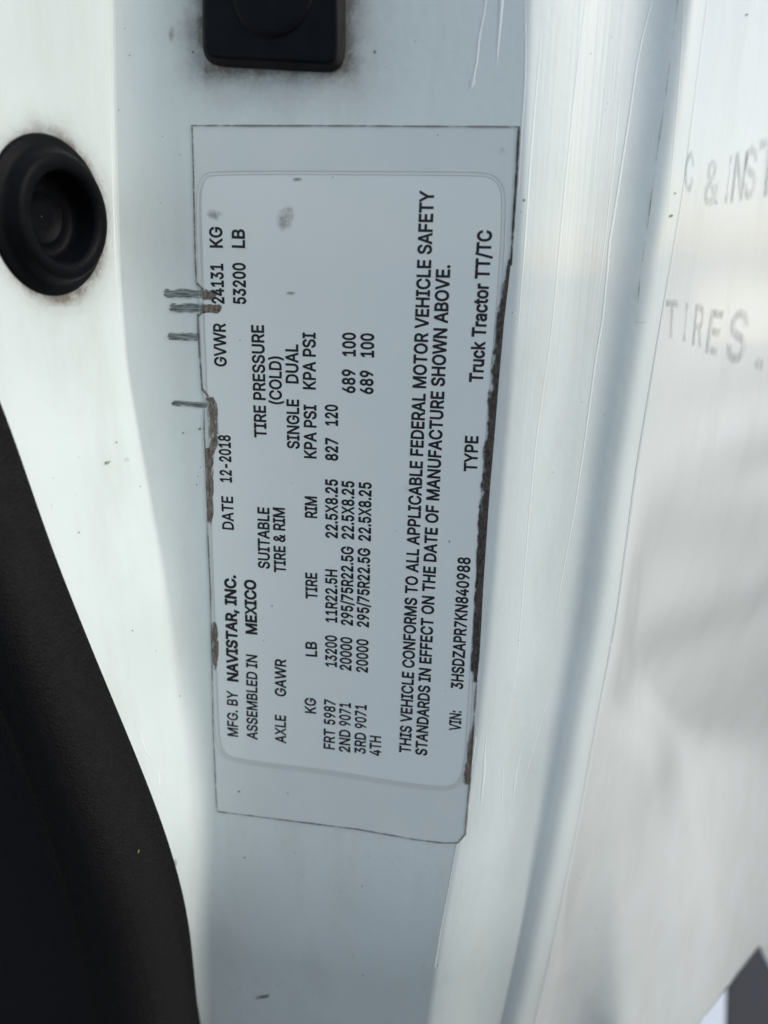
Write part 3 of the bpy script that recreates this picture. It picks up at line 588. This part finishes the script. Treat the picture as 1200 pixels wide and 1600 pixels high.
strip('edge_grime', [(318, 622), (320, 640), (324, 660), (325, 685), (322, 705)], [(334, 620), (341, 632), (342, 655), (346, 685), (337, 708)], M_BROWN, lab, .00039, 50, 14,
      lambda u, v: .80 - .7 * abs(2 * u - 1) ** 3 + .5 * noise.noise((u * 3, v * 6, 8.2)) - .3 * sm((v - .9) / .1) - .2 * (math.sin(u * 26 + v * 5) > .5))
strip('edge_grime', [(316, 451), (316, 460), (317, 470)], [(341, 451), (342, 460), (341, 470)], M_BROWN, lab, .00027, 18, 18, lambda u, v: .85 - .8 * abs(2 * v - 1) ** 4 + .4 * noise.noise((u * 5, v * 3, 1.2)) - .8 * sm((u - .72) / .28))
strip('edge_grime', [(316, 475), (317, 481), (317, 490)], [(347, 475), (348, 482), (346, 490)], M_BROWN, lab, .00027, 18, 18, lambda u, v: .9 - .7 * abs(2 * v - 1) ** 4 + .4 * noise.noise((u * 5, v * 3, 2.2)) - .8 * sm((u - .85) / .15))
def edge_line(px, w_, mat=M_EDGE, m0=.75, nm='edge_dirt_line'):
    c = np.array(px, float); L, R = [], []
    for i in range(len(c)):
        t = c[min(i + 1, len(c) - 1)] - c[max(i - 1, 0)]; t /= np.hypot(*t); nn = np.array([t[1], -t[0]])
        L.append(c[i] - nn * w_ / 2); R.append(c[i] + nn * w_ / 2)
    return strip(nm, L, R, mat, lab, .00036, 200, 5, lambda u, v: m0 - .5 * abs(2 * u - 1) ** 2 + .3 * noise.noise((v * 14, px[0][0] * .37, px[0][1] * .21)) + .2 * noise.noise((v * 60, px[0][0], 3.1)))
edge_line([(298, 196), (560, 196.5), (812, 198)], 3.2, M_EDGE, .85)
edge_line([(811, 198), (806, 290), (798, 415)], 4.2, M_DARK, .9)
edge_line([(745, 1062), (740, 1130), (735, 1215), (731, 1255), (727, 1304), (716, 1317)], 3.6, M_EDGE, .85)
edge_line([(716, 1317), (690, 1317), (650, 1312), (560, 1296), (450, 1282), (340, 1268)], 2.6, M_EDGE, .75)
edge_line(left_edge[:4], 3.0, M_EDGE, .8)
edge_line([(309, 490), (310, 520), (312, 555), (316, 610)], 3.6, M_EDGE, .9)
edge_line([(319, 640), (319, 668), (321, 715), (324, 797), (325, 842), (329, 926), (331, 1025)], 2.6, M_EDGE, .8)
edge_line([(331, 1025), (333, 1137), (338, 1250), (340, 1268)], 2.2, M_EDGE, .65)
edge_line([(307, 442), (313, 448), (318, 452)], 3.5, M_EDGE, .9)
edge_line([(310, 494), (315, 489), (320, 487)], 3.0, M_EDGE, .9)
edge_line([(316, 608), (321, 614), (326, 620)], 4.0, M_EDGE, .9)
# smears and fingerprints on the printed face
patch('smudge', 446, 342, 22, 38, .25, M_SMUDGE, lab, .0004, .55)
patch('smudge', 335, 336, 24, 14, .2, M_SMUDGE, lab, .0004, .55)
patch('smudge', 465, 280, 10, 4, 0, M_SMUDGE, lab, .0004, .8)
patch('smudge', 454, 458, 10, 3.5, 0, M_SMUDGE, lab, .0004, .8)
patch('smudge', 634, 762, 12, 12, .4, M_SMUDGE, lab, .0004, .35)
patch('smudge', 784, 235, 26, 18, .3, M_SMUDGE, lab, .0004, .3)
for x, y, r in ((702, 846, 4), (375, 532, 2.5), (455, 755, 2.2), (425, 947, 3), (412, 1001, 2), (618, 830, 1.8), (612, 916, 1.8), (520, 277, 2.5), (696, 1080, 2), (684, 211, 2.5), (565, 520, 1.5)):
    patch('fleck', x, y, r * .85, r * .65, x * .7, M_EDGE, lab, .0004, .75, True, 7)

# ------------------------------------------------------------------ rubber plug in the side wall
c0, n0 = hit(77, 339, 0)
n0 = n0.normalized()
up = (Vector((0, 0, 1)) - n0 * n0.z).normalized(); rt = up.cross(n0).normalized()
cc = M.T @ (np.array(c0) - CAM)
PR = 119 * cc[2] / F
def lathe(name, prof, mat, parent, ctr, seg=72, wob=0.0):
    rows = []
    for r, h in prof:
        rows.append([ctr + rt * (r * PR * math.cos(2 * math.pi * k / seg)) + up * (r * PR * math.sin(2 * math.pi * k / seg)) + n0 * (h * PR * (1 + wob * math.sin(k * 3.1))) for k in range(seg + 1)])
    return grid_mesh(name, rows, mat, parent)
plug = empty('rubber_plug', tuple(c0), 'round black rubber plug with a cupped centre, pressed into the side wall', 'plug')
lathe('flange', [(1.0, -.01), (1.0, .03), (.985, .055), (.96, .07), (.90, .085), (.86, .11), (.83, .16), (.80, .23), (.775, .275)], M_RUBBER, plug, c0)
lathe('rim', [(.775, .275), (.75, .30), (.72, .31), (.66, .315), (.62, .305), (.585, .28), (.565, .24)], M_RUBBER, plug, c0)
lathe('cup', [(.565, .24), (.545, .12), (.53, .0), (.51, -.08), (.47, -.105), (.36, -.11), (.335, -.095), (.32, -.095), (.30, -.125), (.15, -.13), (.004, -.13)], M_RUBBER, plug, c0)
# the wall is open behind the plug's cup: nothing to cut, the cup floor sits in a punched hole
def punch(o, ctr, rad):
    bm = bmesh.new(); bm.from_mesh(o.data); mw = o.matrix_world
    dead = [f for f in bm.faces if all(((mw @ v.co) - ctr).length < rad for v in f.verts)]
    bmesh.ops.delete(bm, geom=dead, context='FACES'); bm.to_mesh(o.data); bm.free()
punch(wall_o, c0, PR * .93)

# ------------------------------------------------------------------ rubber stop block at the top
base = rounded([(318, -330), (538, -330), (540, 40), (540, 92), (528, 112), (500, 113), (420, 108), (350, 105), (330, 100), (320, 86), (318, 60)], 2)
bmp = empty('rubber_stop', tuple(plane(430, 105)), 'black rectangular rubber door stop with a raised disc and dirty edges, above the label', 'door stop')
def lofted(name, px, levels, mat, parent):
    c = np.array([plane(*p) for p in px]); ctr = c.mean(0); rows = []
    for inset, h in levels:
        row = []
        n = len(c)
        for i in range(n + 1):
            p = c[i % n]; t = c[(i + 1) % n] - c[(i - 1) % n]; t /= np.linalg.norm(t); nn = np.array([-t[2], 0, t[0]])
            if nn.dot(p - ctr) > 0: nn = -nn
            row.append(p + nn * inset + np.array([0, -h, 0]))
        rows.append(row)
    o = grid_mesh(name, rows, mat, parent)
    return o, rows[-1][:-1]
o_, top = lofted('skirt', base, [(0, -.0005), (0, .0008), (.0003, .0016), (.0008, .0024), (.0012, .0030)], M_DUSTY, bmp)
o_, top = lofted('block', base, [(.0012, .0030), (.0014, .0032), (.0020, .0034)], M_BUMPER, bmp)
bm = bmesh.new(); bm.from_mesh(o_.data)
bm.verts.ensure_lookup_table(); n_ = len(base) + 1
bm.faces.new([bm.verts[2 * n_ + i] for i in range(n_ - 1)]); bmesh.ops.recalc_face_normals(bm, faces=bm.faces); bm.to_mesh(o_.data); bm.free()
dc = plane(425, -14, -.0034); dr = (plane(425 + 64, -14, -.0034) - dc).length
rows = []
for r, h in ((1.04, -.0002), (1.0, .0000), (.985, .0004), (.95, .0006), (.80, .0007), (.4, .0007), (.01, .0007)):
    rows.append([dc + Vector((dr * r * math.cos(2 * math.pi * k / 64), -h, dr * r * math.sin(2 * math.pi * k / 64))) for k in range(65)])
grid_mesh('disc', rows, M_DUSTY.copy() if False else M_BUMPER, bmp)

# ------------------------------------------------------------------ black interior trim on the left
tr = empty('interior_trim', tuple(plane(100, 1600, -.03)), 'black textured plastic interior trim panel curving along the left of the jamb', 'trim panel')
trows, lip = [], []
for y in np.linspace(330, 1900, 150):
    ex = TE(y)
    p, n_ = hit(max(ex, -225), y, .0)
    P = np.array(p + n_ * .0035); z = P[2]
    row0 = [np.array(p - n_ * .001), np.array(p + n_ * .0008), P.copy()]
    lip.append(row0)
    row = [P.copy()]
    offs = [0, 2, 5, 9, 14, 22, 36, 55, 80, 110, 140, 148, 153, 158, 170, 200, 250, 320, 400]
    angs = [62, 62, 68, 74, 78, 80, 79, 72, 45, 5, -10, -10, 20, 20, -18, -22, -24, -26, -28]
    for o1, t1 in zip(offs[1:], angs[1:]):
        P = step_to(P, RAD(t1), z, ex - o1); row.append(P.copy())
    trows.append(row[::-1])
trows = relax(trows, 30)
lip = np.array(lip); lip[:, 2] = trows[:, -1]
grid_mesh('trim_face', trows, M_TRIM, tr)
grid_mesh('trim_edge', lip[:, ::-1], M_TRIM, tr)
bpy.context.view_layer.update()
BT = make_bvh([o for o in COL.objects if o.name.startswith('trim_face')])
h_, nn_ = hit(215, 1330, .0003, BT)
fl = bpy.data.meshes.new('straw_fleck'); bm = bmesh.new()
bmesh.ops.create_icosphere(bm, subdivisions=2, radius=1.0)
bm.to_mesh(fl); bm.free(); fl.polygons.foreach_set('use_smooth', [True] * len(fl.polygons))
fo = link('straw_fleck', fl, None, plain('straw', (.55, .36, .14, 1), .6)); fo.location = h_
fo.scale = (.00022, .00022, .00085); fo.rotation_euler = (0, math.radians(18), 0)
fo['label'] = 'tiny tan fleck of straw lying on the black trim'; fo['category'] = 'fleck'; fo['kind'] = 'thing'

# ------------------------------------------------------------------ reflected lettering painted on, and film edge on the outer skin
gm = N('painted_reflection')
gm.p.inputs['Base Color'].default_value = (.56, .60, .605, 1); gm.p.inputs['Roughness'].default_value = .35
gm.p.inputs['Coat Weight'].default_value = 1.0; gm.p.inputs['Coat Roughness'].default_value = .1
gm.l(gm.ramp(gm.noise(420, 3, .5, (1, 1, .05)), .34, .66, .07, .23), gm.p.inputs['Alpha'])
M_REFLECT = gm.m
BS = make_bvh([skin_o])
def reflected(ch, quad):                    # one letter of a painted reflection, in a pixel box bl, br, tr, tl on the skin
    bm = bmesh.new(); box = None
    for bold, lift in ((34, .00018), (16, .00024), (-4, .00030)):   # thin layers: the edges fade out
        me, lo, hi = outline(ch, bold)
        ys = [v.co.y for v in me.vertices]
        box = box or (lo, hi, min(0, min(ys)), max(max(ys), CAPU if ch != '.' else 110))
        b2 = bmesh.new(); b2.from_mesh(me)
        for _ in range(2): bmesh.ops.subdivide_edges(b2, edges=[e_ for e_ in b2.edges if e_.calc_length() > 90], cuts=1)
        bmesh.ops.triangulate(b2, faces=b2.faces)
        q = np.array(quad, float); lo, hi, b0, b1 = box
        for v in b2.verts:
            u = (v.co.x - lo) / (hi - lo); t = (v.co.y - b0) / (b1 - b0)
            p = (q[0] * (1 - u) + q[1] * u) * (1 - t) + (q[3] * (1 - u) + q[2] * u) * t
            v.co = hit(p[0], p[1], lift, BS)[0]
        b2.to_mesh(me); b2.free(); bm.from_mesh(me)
    bm.to_mesh(me); bm.free(); me.name = 'reflected_lettering'
    o = link('reflected_lettering', me, None, M_REFLECT); put(o, sk)
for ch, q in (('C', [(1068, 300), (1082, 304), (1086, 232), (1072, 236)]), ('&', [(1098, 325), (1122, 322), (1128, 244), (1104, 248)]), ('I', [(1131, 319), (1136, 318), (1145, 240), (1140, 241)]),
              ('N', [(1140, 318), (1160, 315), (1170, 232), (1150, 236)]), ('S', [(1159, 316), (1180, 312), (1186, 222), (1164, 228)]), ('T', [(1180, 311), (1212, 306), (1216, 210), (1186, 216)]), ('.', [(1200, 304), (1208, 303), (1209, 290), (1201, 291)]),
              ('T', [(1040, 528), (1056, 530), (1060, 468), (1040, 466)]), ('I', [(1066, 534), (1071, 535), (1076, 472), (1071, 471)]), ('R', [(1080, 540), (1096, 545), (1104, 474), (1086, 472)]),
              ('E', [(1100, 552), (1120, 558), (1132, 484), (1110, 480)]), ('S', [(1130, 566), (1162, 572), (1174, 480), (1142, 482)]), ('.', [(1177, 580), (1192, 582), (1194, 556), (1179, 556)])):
    reflected(ch, q)
def on_skin_line(px, w_, mat, parent, nm):
    c = np.array(px, float); L, R = [], []
    for i in range(len(c)):
        t = c[min(i + 1, len(c) - 1)] - c[max(i - 1, 0)]; t /= np.hypot(*t); nn = np.array([t[1], -t[0]])
        L.append(c[i] - nn * w_ / 2); R.append(c[i] + nn * w_ / 2)
    return strip(nm, L, R, mat, parent, .0002, 120, 4, lambda u, v: .5 - .4 * abs(2 * u - 1) ** 2 + .35 * noise.noise((v * 17, 2.2, .7)), False)
on_skin_line([(1060, -10), (1040, 150), (1025, 250), (1012, 350), (1000, 430), (994, 504)], 2.2, M_EDGE, jamb, 'film_edge')
on_skin_line([(994, 504), (1002, 504), (1010, 503)], 1.8, M_EDGE, jamb, 'film_edge')
for x, y, r in ((1048, 337, 3.2), (1054, 302, 2.2), (1166, 23, 3), (1100, 320, .1)):
    patch('fleck', x, y, r, r, 0, M_EDGE, jamb if x < 1060 else sk, .0003, .95, False, 7)

# ------------------------------------------------------------------ ground below
gmesh = bpy.data.meshes.new('asphalt_ground')
GZ = -1.25
gmesh.from_pydata([(-400, -400, GZ), (400, -400, GZ), (400, 400, GZ), (-400, 400, GZ)], [], [(0, 1, 2, 3)])
ga = N('asphalt')
ga.l(ga.mix(ga.ramp(ga.noise(260, 6, .7), .35, .7), (.045, .045, .047, 1), (.085, .085, .088, 1)), ga.p.inputs['Base Color'])
ga.p.inputs['Roughness'].default_value = .85; ga.bump(ga.noise(180, 4), .5, .004)
g = link('asphalt_ground', gmesh, None, ga.m); g['kind'] = 'structure'
def gpt(px, py, z=GZ):
    d = ray(px, py); t = (z - CAM[2]) / d[2]; return Vector(CAM + d * t)
a1, a2 = gpt(1135, 1520, GZ + .004), gpt(1131, 1680, GZ + .004)
d_ = (a2 - a1); wd = Vector((-.10, .0, 0))
lm = bpy.data.meshes.new('painted_line')
lm.from_pydata([a1 - d_ * .6, a2 + d_, a2 + d_ + wd, a1 - d_ * .6 + wd], [], [(0, 1, 2, 3)])
lo_ = link('painted_line', lm, None, plain('line_paint', (.86, .90, .91, 1), .6, 0, (200, .2, .001), (70, (.80, .84, .85, 1)))); lo_['kind'] = 'structure'
